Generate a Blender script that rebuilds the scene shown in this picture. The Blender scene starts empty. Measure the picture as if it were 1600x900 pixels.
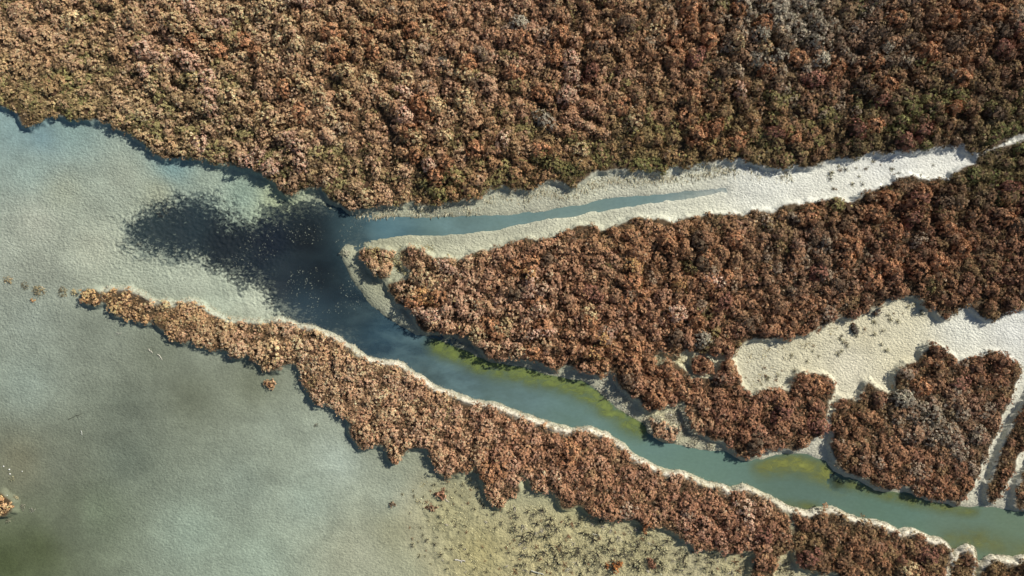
import bpy, math, random
import numpy as np

random.seed(7)
RNG = np.random.default_rng(7)
H = 53.33                 # flying height of the camera, metres
S = 0.05                  # metres on the ground per pixel of the 1600 x 900 photograph
KEXP = 1.62               # displayed linear value of a sunlit surface = KEXP * albedo
VF = 1 - 0.40 / H         # a traced canopy edge stands about 0.4 m above the water
scene = bpy.context.scene
COL = scene.collection

# ------------------------------------------------------------------ helpers
def lin(c):
    c = np.asarray(c, float) / 255.0
    return np.where(c <= 0.04045, c / 12.92, ((c + 0.055) / 1.055) ** 2.4)

def alb(c):
    return lin(c) / KEXP

def w(px, py):
    return (px - 800) * S, (450 - py) * S

def wp(pts):
    a = np.array(pts, float)
    return np.stack([(a[:, 0] - 800) * S, (450 - a[:, 1]) * S], 1)

def sstep(a, b, x):
    t = np.clip((x - a) / (b - a), 0, 1)
    return t * t * (3 - 2 * t)

def _hash(ix, iy, seed):
    h = (ix.astype(np.int64) * 374761393 + iy.astype(np.int64) * 668265263 + seed * 974634777) & 0xFFFFFFFF
    h = ((h ^ (h >> 13)) * 1274126177) & 0xFFFFFFFF
    h = h ^ (h >> 16)
    return (h & 0xFFFF) / 65535.0

def vnoise(x, y, seed=0):
    ix = np.floor(x); iy = np.floor(y)
    fx = x - ix; fy = y - iy
    fx = fx * fx * (3 - 2 * fx); fy = fy * fy * (3 - 2 * fy)
    a = _hash(ix, iy, seed); b = _hash(ix + 1, iy, seed)
    c = _hash(ix, iy + 1, seed); d = _hash(ix + 1, iy + 1, seed)
    return (a * (1 - fx) + b * fx) * (1 - fy) + (c * (1 - fx) + d * fx) * fy

def fbm(x, y, seed=0, octv=4):
    s = 0; amp = 0.5; tot = 0
    for k in range(octv):
        # rotate every octave so that no lattice direction shows
        c, sn = math.cos(0.6 + 1.3 * k), math.sin(0.6 + 1.3 * k)
        s = s + amp * vnoise((x * c - y * sn) * 2 ** k, (x * sn + y * c) * 2 ** k, seed + 11 * k)
        tot += amp; amp *= 0.5
    return s / tot

# coarse grid for distance fields
GX0, GX1, GY0, GY1, GS = -49.0, 49.0, -31.5, 31.5, 0.2
gx = np.arange(GX0, GX1 + 1e-6, GS); gy = np.arange(GY0, GY1 + 1e-6, GS)
GXX, GYY = np.meshgrid(gx, gy)

def segdist(X, Y, P, closed):
    d2 = np.full(X.shape, 1e9)
    n = len(P)
    for i in range(n if closed else n - 1):
        ax, ay = P[i]; bx, by = P[(i + 1) % n]
        dx, dy = bx - ax, by - ay
        L = dx * dx + dy * dy + 1e-12
        t = np.clip(((X - ax) * dx + (Y - ay) * dy) / L, 0, 1)
        ex = X - ax - t * dx; ey = Y - ay - t * dy
        np.minimum(d2, ex * ex + ey * ey, out=d2)
    return np.sqrt(d2)

def inside(X, Y, P):
    r = np.zeros(X.shape, bool)
    n = len(P)
    for i in range(n):
        ax, ay = P[i]; bx, by = P[(i + 1) % n]
        if ay == by: continue
        c = ((ay > Y) != (by > Y)) & (X < (bx - ax) * (Y - ay) / (by - ay) + ax)
        r ^= c
    return r

def sdf(P):
    d = segdist(GXX, GYY, P, True)
    return np.where(inside(GXX, GYY, P), d, -d)

def samp(F, x, y):
    u = np.clip((x - GX0) / GS, 0, F.shape[1] - 1.001); v = np.clip((y - GY0) / GS, 0, F.shape[0] - 1.001)
    i = u.astype(int); j = v.astype(int); fu = u - i; fv = v - j
    return (F[j, i] * (1 - fu) + F[j, i + 1] * fu) * (1 - fv) + (F[j + 1, i] * (1 - fu) + F[j + 1, i + 1] * fu) * fv

def shepard(pts, vals, p=2.6, r0=18.0):
    """smooth field through control points, given in photograph pixels, on the coarse grid"""
    pts = np.array(pts, float); vals = np.array(vals, float)
    PX = GXX / S + 800; PY = 450 - GYY / S
    num = np.zeros(GXX.shape + (vals.shape[1],)); den = np.zeros(GXX.shape)
    for (a, b), v in zip(pts, vals):
        wt = 1.0 / (((PX - a) ** 2 + (PY - b) ** 2 + r0 * r0) ** (p / 2))
        num += wt[..., None] * v; den += wt
    return num / den[..., None]

def new_mesh(name, V, F, face_col=None, point_attrs=None, smooth=False):
    """V (n,3), F (m,k) with one k for the whole mesh"""
    me = bpy.data.meshes.new(name)
    V = np.ascontiguousarray(V, np.float32); F = np.ascontiguousarray(F, np.int32)
    n, (m, k) = len(V), F.shape
    me.vertices.add(n); me.vertices.foreach_set('co', V.ravel())
    me.loops.add(m * k); me.loops.foreach_set('vertex_index', F.ravel())
    me.polygons.add(m)
    me.polygons.foreach_set('loop_start', np.arange(0, m * k, k, dtype=np.int32))
    me.polygons.foreach_set('use_smooth', np.full(m, smooth, bool))
    me.update(calc_edges=True)
    if face_col is not None:
        a = me.attributes.new('fcol', 'FLOAT_COLOR', 'FACE')
        c = np.ones((m, 4), np.float32); c[:, :3] = face_col
        a.data.foreach_set('color', c.ravel())
    for nm, arr in (point_attrs or {}).items():
        arr = np.asarray(arr, np.float32)
        if arr.ndim == 2:
            a = me.attributes.new(nm, 'FLOAT_COLOR', 'POINT')
            c = np.ones((n, 4), np.float32); c[:, :3] = arr
            a.data.foreach_set('color', c.ravel())
        else:
            a = me.attributes.new(nm, 'FLOAT', 'POINT')
            a.data.foreach_set('value', arr)
    return me

def link(name, me, mat, label=None, cat=None, group=None, kind=None, loc=None, parent=None):
    o = bpy.data.objects.new(name, me)
    COL.objects.link(o)
    if mat is not None and not me.materials: me.materials.append(mat)
    if label: o['label'] = label
    if cat: o['category'] = cat
    if group: o['group'] = group
    if kind: o['kind'] = kind
    if loc is not None: o.location = loc
    if parent is not None: o.parent = parent
    return o

# ------------------------------------------------------------------ node materials
def nmat(name):
    m = bpy.data.materials.new(name); m.use_nodes = True
    nt = m.node_tree
    return m, nt, nt.nodes, nt.links, nt.nodes['Principled BSDF']

def attr(N, nm):
    a = N.new('ShaderNodeAttribute'); a.attribute_name = nm
    return a

def mul(N, L, a, b, blend='MULTIPLY', fac=1.0):
    x = N.new('ShaderNodeMix'); x.data_type = 'RGBA'; x.blend_type = blend
    x.inputs[0].default_value = fac
    L.new(a, x.inputs[6]); L.new(b, x.inputs[7])
    return x.outputs[2]

def math_(N, L, op, a, b):
    x = N.new('ShaderNodeMath'); x.operation = op
    for i, v in enumerate((a, b)):
        if isinstance(v, (int, float)): x.inputs[i].default_value = v
        else: L.new(v, x.inputs[i])
    return x.outputs[0]

def noise(N, L, co, scale, detail=4, rough=0.55, dist=0.0):
    n = N.new('ShaderNodeTexNoise'); n.inputs['Scale'].default_value = scale
    n.inputs['Detail'].default_value = detail; n.inputs['Roughness'].default_value = rough
    n.inputs['Distortion'].default_value = dist
    L.new(co, n.inputs['Vector'])
    return n.outputs['Fac']

def ramp(N, L, f, stops):
    r = N.new('ShaderNodeValToRGB'); L.new(f, r.inputs[0])
    e = r.color_ramp.elements
    while len(e) < len(stops): e.new(0.5)
    for k, (p, c) in enumerate(stops):
        e[k].position = p; e[k].color = (c, c, c, 1) if not isinstance(c, tuple) else c + (1,)
    return r.outputs[0]

def mapped(N, L, rot=0.0, sc=(1, 1, 1)):
    tc = N.new('ShaderNodeTexCoord'); mp = N.new('ShaderNodeMapping')
    mp.inputs['Rotation'].default_value = (0, 0, rot); mp.inputs['Scale'].default_value = sc
    L.new(tc.outputs['Object'], mp.inputs['Vector'])
    return mp.outputs['Vector']

def ground_material():
    m, nt, N, L, P = nmat('marsh_mud')
    co = mapped(N, L)
    col = attr(N, 'gcol').outputs['Color']
    v1 = ramp(N, L, noise(N, L, co, 0.55, 5, 0.6, 0.6), [(0.3, 0.86), (0.7, 1.12)])
    v2 = ramp(N, L, noise(N, L, co, 6.5, 4, 0.7), [(0.3, 0.82), (0.7, 1.17)])
    st = ramp(N, L, noise(N, L, mapped(N, L, math.radians(27), (0.16, 0.6, 1.0)), 0.9, 5, 0.6, 0.4), [(0.32, 0.90), (0.68, 1.09)])
    col = mul(N, L, mul(N, L, mul(N, L, col, v1), v2), st)
    # black organic floc lying on the bed of the pool, breaking up into fine specks at its margin
    fl = math_(N, L, 'ADD', math_(N, L, 'MULTIPLY', noise(N, L, mapped(N, L, math.radians(15), (0.8, 1.1, 1)), 3.4, 5, 0.8, 0.3), 1.0), math_(N, L, 'MULTIPLY', attr(N, 'gbed').outputs['Fac'], 0.62))
    fl = ramp(N, L, fl, [(0.62, 0.0), (0.76, 1.0)])
    bed = N.new('ShaderNodeRGB'); bed.outputs[0].default_value = tuple(alb((34, 41, 44))) + (1,)
    bm = N.new('ShaderNodeMix'); bm.data_type = 'RGBA'
    L.new(math_(N, L, 'MULTIPLY', fl, math_(N, L, 'MINIMUM', math_(N, L, 'MULTIPLY', attr(N, 'gbed').outputs['Fac'], 6.0), 1.0)), bm.inputs[0])
    L.new(col, bm.inputs[6]); L.new(bed.outputs[0], bm.inputs[7]); col = bm.outputs[2]
    L.new(col, P.inputs['Base Color'])
    P.inputs['Roughness'].default_value = 0.75
    P.inputs['Specular IOR Level'].default_value = 0.25
    # puffed, dimpled crust
    co2 = mapped(N, L, 0.5, (1.0, 1.35, 1.0))
    vo = N.new('ShaderNodeTexVoronoi'); vo.feature = 'SMOOTH_F1'; vo.inputs['Scale'].default_value = 4.8
    vo.inputs['Smoothness'].default_value = 0.6
    wob = N.new('ShaderNodeTexNoise'); wob.inputs['Scale'].default_value = 2.0; L.new(co2, wob.inputs['Vector'])
    ad = N.new('ShaderNodeMix'); ad.data_type = 'RGBA'; ad.blend_type = 'ADD'; ad.inputs[0].default_value = 0.25
    L.new(co2, ad.inputs[6]); L.new(wob.outputs['Color'], ad.inputs[7])
    L.new(ad.outputs[2], vo.inputs['Vector'])
    h = math_(N, L, 'MULTIPLY', vo.outputs['Distance'], -1.0)
    h = math_(N, L, 'ADD', h, math_(N, L, 'MULTIPLY', noise(N, L, co, 7.5, 4, 0.75), 1.7))
    big = math_(N, L, 'MULTIPLY', noise(N, L, co, 1.2, 3, 0.55), 0.3)
    h = math_(N, L, 'ADD', h, big)
    h = math_(N, L, 'MULTIPLY', h, attr(N, 'grough').outputs['Fac'])
    b = N.new('ShaderNodeBump'); b.inputs['Strength'].default_value = 1.0; b.inputs['Distance'].default_value = 0.06
    L.new(h, b.inputs['Height']); L.new(b.outputs[0], P.inputs['Normal'])
    return m

def water_material():
    m, nt, N, L, P = nmat('silty_water')
    # silt streaks drawn out along the channel
    co = mapped(N, L, math.radians(24), (0.55, 1.0, 1.0))
    st = noise(N, L, co, 0.5, 6, 0.62, 0.35)
    pale = N.new('ShaderNodeRGB'); pale.outputs[0].default_value = tuple(alb((140, 175, 178))) + (1,)
    mx = N.new('ShaderNodeMix'); mx.data_type = 'RGBA'
    f = ramp(N, L, st, [(0.42, 0.0), (0.75, 0.5)])
    fine = ramp(N, L, noise(N, L, co, 6.0, 3, 0.6, 0.5), [(0.3, 0.93), (0.7, 1.07)])
    L.new(math_(N, L, 'MULTIPLY', f, attr(N, 'wsilt').outputs['Fac']), mx.inputs[0])
    L.new(attr(N, 'wcol').outputs['Color'], mx.inputs[6]); L.new(pale.outputs[0], mx.inputs[7])
    L.new(mul(N, L, mx.outputs[2], fine), P.inputs['Base Color'])
    P.inputs['Roughness'].default_value = 0.12
    P.inputs['IOR'].default_value = 1.33
    L.new(attr(N, 'walpha').outputs['Fac'], P.inputs['Alpha'])
    b = N.new('ShaderNodeBump'); b.inputs['Strength'].default_value = 0.15; b.inputs['Distance'].default_value = 0.02
    L.new(noise(N, L, mapped(N, L), 4.0, 3), b.inputs['Height']); L.new(b.outputs[0], P.inputs['Normal'])
    return m

def algae_material():
    m, nt, N, L, P = nmat('algae_film')
    co = mapped(N, L, math.radians(28), (0.6, 1.0, 1.0))
    c = attr(N, 'acol').outputs['Color']
    L.new(mul(N, L, c, ramp(N, L, noise(N, L, co, 2.2, 5, 0.65, 0.6), [(0.3, 0.75), (0.7, 1.2)])), P.inputs['Base Color'])
    al = math_(N, L, 'MULTIPLY', attr(N, 'aden').outputs['Fac'], ramp(N, L, noise(N, L, co, 1.6, 5, 0.7, 0.5), [(0.32, 0.35), (0.62, 1.0)]))
    L.new(al, P.inputs['Alpha'])
    P.inputs['Roughness'].default_value = 0.5
    return m

def foliage_material(name='scrub_foliage', rough=0.8):
    m, nt, N, L, P = nmat(name)
    oi = N.new('ShaderNodeObjectInfo')
    c = mul(N, L, attr(N, 'fcol').outputs['Color'], oi.outputs['Color'])
    v = ramp(N, L, noise(N, L, mapped(N, L), 9.0, 2, 0.6), [(0.3, 0.85), (0.7, 1.15)])
    L.new(mul(N, L, c, v), P.inputs['Base Color'])
    P.inputs['Roughness'].default_value = rough
    P.inputs['Specular IOR Level'].default_value = 0.15
    return m

MAT_G = ground_material(); MAT_W = water_material(); MAT_A = algae_material()
MAT_F = foliage_material(); MAT_S = foliage_material('dry_straw', 0.7); MAT_D = foliage_material('bleached_wood', 0.75)

# ------------------------------------------------------------------ outlines, traced in photograph pixels
UPPER = [(-190,120),(-60,150),(0,163),(5,168),(20,172),(28,185),(35,197),(45,200),(57,198),(67,192),(77,183),(90,182),(108,187),(125,186),(140,192),(155,188),(172,193),(183,201),(195,207),(205,213),(222,222),(228,228),(238,235),(247,245),(258,250),(270,251),(285,247),(300,247),(320,252),(340,258),(360,258),(375,262),(400,267),(405,268),(418,277),(430,288),(437,299),(448,306),(460,307),(467,300),(475,297),(488,296),(497,294),(503,291),(508,300),(515,312),(525,318),(535,324),(545,329),(555,330),(570,328),(585,324),(600,321),(615,321),(628,322),(640,316),(650,317),(660,321),(672,322),(690,320),(705,317),(720,315),(735,314),(748,310),(760,300),(770,295),(785,293),(800,299),(815,299),(828,298),(838,294),(850,286),(862,283),(878,287),(893,294),(903,291),(912,281),(925,271),(937,268),(950,270),(965,267),(985,268),(1000,268),(1010,264),(1020,268),(1030,272),(1040,270),(1050,264),(1065,264),(1080,260),(1095,258),(1110,258),(1122,254),(1130,252),(1145,252),(1160,251),(1172,252),(1185,258),(1200,262),(1222,265),(1240,258),(1255,262),(1268,265),(1280,258),(1295,253),(1310,248),(1320,250),(1335,250),(1350,243),(1365,241),(1380,243),(1395,238),(1410,236),(1422,239),(1440,236),(1455,234),(1470,232),(1490,230),(1500,227),(1507,236),(1515,240),(1528,240),(1545,234),(1555,230),(1565,224),(1580,218),(1600,211),(1800,180),(1800,-190),(-190,-190)]
MIDDLE = [(1800,190),(1600,219),(1580,222),(1565,230),(1550,233),(1535,238),(1525,245),(1520,252),(1510,258),(1500,263),(1485,270),(1482,278),(1470,278),(1450,280),(1435,277),(1425,272),(1410,272),(1400,275),(1395,285),(1380,292),(1365,296),(1350,300),(1340,310),(1325,315),(1310,310),(1295,310),(1280,315),(1262,314),(1250,320),(1240,318),(1225,320),(1218,325),(1205,332),(1190,328),(1175,330),(1160,335),(1150,334),(1135,333),(1120,333),(1110,331),(1100,335),(1085,340),(1072,338),(1058,344),(1045,345),(1030,341),(1015,342),(1000,338),(990,340),(980,345),(965,350),(955,355),(945,360),(930,353),(915,350),(905,352),(895,356),(882,362),(868,365),(855,370),(845,375),(830,372),(815,372),(800,375),(785,382),(770,388),(755,389),(747,390),(735,398),(722,406),(710,405),(695,402),(680,402),(670,398),(663,390),(650,385),(635,388),(626,394),(625,402),(628,412),(635,420),(642,428),(632,434),(622,437),(610,441),(600,447),(607,455),(615,465),(618,475),(628,478),(640,482),(645,490),(650,505),(655,515),(665,521),(680,520),(690,523),(705,524),(720,525),(735,532),(745,541),(755,552),(765,560),(780,565),(795,560),(812,564),(825,563),(840,566),(852,572),(862,578),(872,580),(885,571),(895,574),(905,580),(920,582),(932,587),(945,585),(955,583),(962,595),(970,605),(975,613),(985,620),(995,625),(1005,635),(1015,645),(1030,637),(1045,634),(1060,632),(1075,625),(1080,610),(1080,590),(1075,580),(1068,572),(1055,567),(1040,563),(1030,569),(1023,573),(1022,562),(1025,552),(1031,548),(1045,556),(1058,560),(1066,552),(1075,547),(1090,552),(1110,554),(1125,553),(1135,558),(1148,555),(1150,545),(1165,537),(1180,530),(1200,530),(1215,527),(1230,532),(1245,525),(1260,520),(1275,515),(1290,512),(1300,500),(1312,495),(1325,500),(1340,495),(1350,488),(1360,484),(1372,480),(1380,475),(1395,468),(1410,464),(1425,462),(1437,470),(1442,480),(1452,485),(1460,480),(1460,488),(1468,497),(1480,500),(1490,490),(1500,484),(1510,478),(1520,485),(1530,493),(1545,499),(1555,501),(1565,495),(1580,488),(1590,483),(1600,483),(1800,440)]
LOBE = [(1075,600),(1080,592),(1095,589),(1115,588),(1122,580),(1126,566),(1136,560),(1147,562),(1147,570),(1152,582),(1160,600),(1168,612),(1175,615),(1190,610),(1200,607),(1215,605),(1230,608),(1235,600),(1238,588),(1245,580),(1252,580),(1260,585),(1275,583),(1285,582),(1295,588),(1303,595),(1306,605),(1303,618),(1297,628),(1297,640),(1292,650),(1290,665),(1285,678),(1275,685),(1265,692),(1255,700),(1240,706),(1225,700),(1205,702),(1195,705),(1185,712),(1172,718),(1160,715),(1150,708),(1142,700),(1130,690),(1115,688),(1100,682),(1085,676),(1078,668),(1073,655),(1070,645),(1069,630)]
ISLAND = [(1300,640),(1308,628),(1315,622),(1325,620),(1340,622),(1347,610),(1352,598),(1362,596),(1372,605),(1385,612),(1395,610),(1393,598),(1396,585),(1402,577),(1412,570),(1425,565),(1437,562),(1440,550),(1448,540),(1458,536),(1470,542),(1482,550),(1492,560),(1497,567),(1505,558),(1515,557),(1530,555),(1540,550),(1550,548),(1565,552),(1580,560),(1590,567),(1594,575),(1592,590),(1585,605),(1580,620),(1572,635),(1565,648),(1562,660),(1558,672),(1552,690),(1545,705),(1538,720),(1532,735),(1525,750),(1520,765),(1512,775),(1505,783),(1495,790),(1485,785),(1475,782),(1462,784),(1450,780),(1435,775),(1420,765),(1405,760),(1390,767),(1378,765),(1365,757),(1350,748),(1340,745),(1325,742),(1315,735),(1305,725),(1300,712),(1298,695),(1298,675),(1295,660)]
STRIP = [(1640,560),(1610,610),(1595,637),(1585,655),(1575,675),(1565,695),(1560,710),(1552,730),(1545,750),(1542,765),(1538,780),(1545,790),(1555,786),(1562,775),(1570,760),(1580,740),(1590,718),(1597,700),(1606,685),(1630,640),(1665,575)]
CORNER = [(1640,665),(1605,730),(1592,747),(1588,760),(1584,780),(1585,792),(1597,798),(1620,800),(1680,740),(1690,680)]
RIM1 = [(160,456),(170,451),(185,452),(200,452),(212,457),(225,462),(235,470),(242,476),(250,472),(260,471),(270,478),(278,474),(285,471),(300,471),(315,478),(325,485),(340,492),(355,500),(370,502),(385,501),(400,503),(415,504),(425,501),(440,500),(455,505),(467,512),(475,510),(490,512),(500,518),(515,525),(530,532),(545,540),(553,548),(562,555),(573,560),(585,564),(600,567),(615,568),(630,572),(637,580),(645,585),(660,592),(670,600),(680,608),(695,612),(715,620),(735,627),(755,632),(775,635),(790,640),(800,645),(815,650),(830,655),(850,662),(870,670),(890,673),(905,672),(920,670),(932,675),(945,680),(960,690),(975,700),(985,710),(995,718),(1010,722),(1025,732),(1040,740),(1052,741),(1065,740),(1080,746),(1095,754),(1110,757),(1130,760),(1140,768),(1150,768),(1160,762),(1175,765),(1185,770),(1197,777),(1210,782),(1222,790)]
RIM2 = [(1222,790),(1240,798),(1262,802),(1272,800),(1285,800),(1300,796),(1312,800),(1325,808),(1345,815),(1360,816),(1385,822),(1400,830),(1408,835),(1420,830),(1430,830),(1445,838),(1460,846),(1472,845),(1480,853),(1487,862),(1488,872),(1480,890),(1472,910)]
RIBBON = RIM1 + [(1230,800),(1236,815),(1238,832),(1235,860),(1218,868),(1210,900),(1215,960),(1170,960),(1172,900),(1175,880),(1180,864),(1165,862),(1150,866),(1130,862),(1110,860),(1090,862),(1080,852),(1070,845),(1055,835),(1040,830),(1030,822),(1010,825),(1000,818),(990,812),(980,815),(965,812),(950,812),(935,807),(920,805),(912,798),(907,792),(895,796),(878,795),(870,780),(862,768),(850,770),(840,768),(825,755),(818,742),(812,750),(812,768),(805,775),(797,780),(790,782),(785,795),(775,798),(765,782),(757,770),(752,750),(745,733),(735,738),(720,738),(710,744),(700,748),(690,742),(680,732),(673,718),(670,703),(660,698),(650,700),(640,702),(633,712),(625,717),(615,723),(607,718),(605,705),(595,697),(585,696),(575,700),(565,705),(557,700),(553,690),(545,675),(548,670),(543,655),(535,650),(525,643),(510,635),(495,632),(485,625),(480,610),(472,597),(470,585),(465,575),(458,565),(452,570),(440,577),(425,582),(415,578),(405,572),(400,565),(392,558),(385,552),(380,557),(370,560),(362,558),(352,545),(340,550),(325,545),(310,540),(295,535),(280,537),(270,535),(262,525),(255,517),(245,512),(238,500),(230,505),(215,505),(208,498),(195,499),(178,495),(168,482),(160,470)]
BLOCK = RIM2 + [(1440,1000),(1300,1000),(1318,906),(1300,896),(1265,895),(1250,886),(1242,870),(1238,848),(1241,820),(1236,806)]
FINGER = [(1470,960),(1480,900),(1487,880),(1495,865),(1505,857),(1513,855),(1522,858),(1525,870),(1522,885),(1520,900),(1505,960)]
CORNER2 = [(1530,960),(1531,900),(1535,885),(1545,875),(1555,872),(1570,874),(1590,878),(1600,874),(1640,880),(1700,960)]
RIM3 = [(1487,880),(1495,865),(1505,857),(1513,855),(1522,858),(1525,870),(1522,885),(1520,900)]
RIM4 = [(1535,885),(1545,875),(1555,872),(1570,874),(1590,878),(1600,874),(1640,880)]
CLUMP_END = [(126,462),(130,455),(140,451),(150,452),(158,456),(161,464),(158,474),(150,479),(138,476),(128,470)]
CLUMP_TIP = [(563,392),(572,387),(585,388),(600,387),(612,390),(618,397),(619,408),(613,415),(610,428),(602,439),(592,434),(580,420),(570,410),(562,402)]
CLUMP_BANK = [(1013,660),(1020,652),(1032,655),(1045,662),(1058,668),(1062,678),(1055,688),(1042,692),(1028,686),(1018,676)]
ROUND = [(1078,572),(1082,560),(1095,554),(1108,556),(1114,566),(1112,578),(1100,585),(1086,583)]
TUFT_L = [(-14,772),(2,770),(12,776),(20,785),(20,800),(10,807),(-8,806)]

WATER = [(1135,294),(1100,298),(1060,303),(1000,307),(950,312),(900,322),(860,330),(820,334),(800,337),(750,339),(700,340),(650,342),(600,341),(560,343),(530,338),(500,345),(470,370),(440,400),(420,440),(440,480),(470,506),(500,514),(530,528),(553,544),(573,556),(600,562),(630,567),(645,580),(670,595),(695,607),(735,622),(775,630),(800,640),(850,657),(890,668),(920,665),(945,675),(975,695),(995,713),(1025,727),(1052,736),(1080,741),(1110,752),(1140,763),(1160,757),(1185,765),(1225,788),(1262,797),(1300,791),(1325,803),(1360,811),(1400,825),(1430,825),(1460,841),(1480,848),(1492,868),(1494,890),(1480,920),(1500,862),(1513,852),(1527,858),(1528,890),(1534,878),(1555,868),(1600,870),(1700,885),(1800,910),(1800,840),(1700,815),(1600,800),(1550,795),(1500,792),(1450,783),(1420,770),(1370,767),(1330,748),(1300,738),(1290,722),(1260,710),(1230,710),(1190,718),(1160,718),(1130,705),(1090,703),(1050,695),(1020,682),(1010,668),(985,650),(960,637),(945,622),(930,610),(910,597),(880,590),(850,585),(820,577),(790,572),(760,565),(730,550),(700,540),(665,526),(640,512),(610,500),(585,480),(565,460),(553,440),(543,420),(535,398),(540,384),(560,378),(600,371),(640,365),(680,367),(720,364),(760,360),(800,352),(860,342),(920,332),(980,322),(1040,314),(1090,306),(1135,299)]
POOL = [(195,352),(215,335),(262,322),(310,328),(350,340),(400,336),(440,330),(480,322),(530,332),(560,350),(545,380),(548,415),(560,440),(590,475),(620,495),(650,510),(700,535),(640,575),(553,546),(500,515),(470,503),(448,492),(410,455),(345,422),(290,402),(240,386),(205,372)]

RIMS = [RIM1, RIM2, RIM3, RIM4]
PATCH = {}
for nm, poly in dict(upper=UPPER, middle=MIDDLE, lobe=LOBE, island=ISLAND, strip=STRIP, corner=CORNER, ribbon=RIBBON, block=BLOCK,
                     finger=FINGER, corner2=CORNER2, end=CLUMP_END, tip=CLUMP_TIP, bank=CLUMP_BANK, round=ROUND, tuft=TUFT_L).items():
    PATCH[nm] = sdf(wp(poly))
VEG = np.max(np.stack(list(PATCH.values())), 0)
SDW = sdf(wp(WATER)); SDP = sdf(wp(POOL))
DRIM = np.min(np.stack([segdist(GXX, GYY, wp(r), False) for r in RIMS]), 0)
DEAD = [(620,775),(660,735),(690,750),(750,745),(765,800),(800,785),(870,800),(1000,822),(1080,855),(1180,868),(1240,870),(1250,960),(700,960),(640,850)]
SDD = sdf(wp(DEAD))
SPIT = segdist(GXX, GYY, wp([(541,394),(552,415),(566,440),(584,462),(606,482),(630,500),(650,514)]), False)
PXX = GXX / S + 800; PYY = 450 - GYY / S

# ------------------------------------------------------------------ colour fields (what the mud itself looks like: wet, dry, salt crusted, olive)
GC = [((50,260),(152,170,164)),((100,300),(164,171,154)),((200,280),(166,174,160)),((60,350),(183,188,174)),((150,390),(184,189,172)),((250,300),(168,172,150)),
 ((330,290),(164,178,164)),((30,200),(140,166,168)),((65,212),(122,152,162)),((110,202),(148,174,172)),((270,262),(130,165,170)),((380,300),(150,172,160)),((430,310),(162,172,142)),
 ((0,410),(165,172,160)),((60,415),(152,158,146)),((300,440),(180,188,172)),((400,480),(186,193,176)),((340,470),(176,186,170)),((200,430),(174,182,166)),((-100,300),(165,172,160)),
 ((50,500),(150,160,150)),((150,520),(132,140,128)),((40,600),(150,163,153)),((250,550),(121,128,113)),((300,620),(113,119,103)),((200,640),(110,118,106)),((400,600),(123,129,111)),
 ((430,680),(150,160,146)),((530,720),(176,189,178)),((600,770),(161,169,153)),((480,780),(161,175,162)),((380,760),(140,152,140)),((300,830),(155,171,157)),((200,720),(112,122,110)),
 ((100,720),(118,124,110)),((30,720),(126,126,106)),((150,800),(120,132,112)),((60,860),(90,100,70)),((10,880),(84,95,62)),((110,800),(106,113,96)),((400,870),(160,175,160)),
 ((560,860),(173,176,155)),((620,830),(166,166,139)),((700,800),(160,159,124)),((750,860),(168,163,120)),((850,870),(180,174,134)),((900,820),(174,170,132)),((1000,860),(170,166,130)),((1150,890),(172,168,134)),
 ((580,680),(136,142,126)),((-80,700),(120,124,108)),((-60,880),(84,95,62)),
 ((560,340),(150,158,146)),((700,328),(160,161,144)),((850,312),(183,183,166)),((1000,287),(200,200,184)),((1200,285),(228,229,222)),((1400,255),(238,239,236)),((1500,240),(238,238,234)),
 ((600,380),(176,176,152)),((650,375),(190,190,166)),((750,385),(206,206,184)),((900,345),(215,215,194)),((1050,325),(225,225,209)),((1250,310),(234,234,226)),((1450,268),(238,238,232)),
 ((545,400),(168,169,146)),((590,450),(160,162,140)),((630,490),(172,173,154)),((720,540),(146,148,130)),((960,610),(178,177,160)),((1050,650),(194,189,158)),((1110,690),(192,189,166)),((1045,560),(212,205,172)),
 ((1180,580),(212,207,184)),((1250,540),(216,209,182)),((1350,520),(220,212,184)),((1420,480),(220,213,186)),((1500,510),(226,226,217)),((1580,510),(227,228,225)),((1400,560),(224,217,190)),((1330,570),(220,214,194)),
 ((1560,690),(216,213,198)),((1590,720),(216,213,198)),((1260,690),(206,203,188)),((1500,880),(196,190,165)),((1235,850),(178,172,140)),((1700,520),(226,226,217))]
gfield = shepard([a for a, b in GC], [lin(b) for a, b in GC])          # displayed linear
GR = [((100,300),.85),((200,400),.95),((300,260),.75),((50,200),.25),((60,430),.8),((150,520),.42),((300,600),.22),((420,600),.3),((200,700),.4),((300,800),.55),((520,730),.45),((450,850),.5),
 ((60,860),.12),((650,800),.5),((850,860),.8),((1100,880),1.0),((700,330),.7),((700,385),1.05),((900,345),1.05),((1200,300),.85),((1400,260),.6),((1250,540),1.25),((1450,510),1.05),((1350,580),1.15),((590,470),1.0),((1050,655),1.2),((1560,690),.6)]
rfield = shepard([a for a, b in GR], [[b] for a, b in GR])[..., 0]

# ------------------------------------------------------------------ ground sheet
def axis(a, b, st):
    fine = np.arange(a, b + 1e-6, st)
    out = []; d = st * 3; p = fine[-1]
    while p < 2500: p += d; out.append(p); d *= 1.7
    o2 = []; d = st * 3; p = fine[0]
    while p > -2500: p -= d; o2.append(p); d *= 1.7
    return np.array(o2[::-1] + list(fine) + out)

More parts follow.
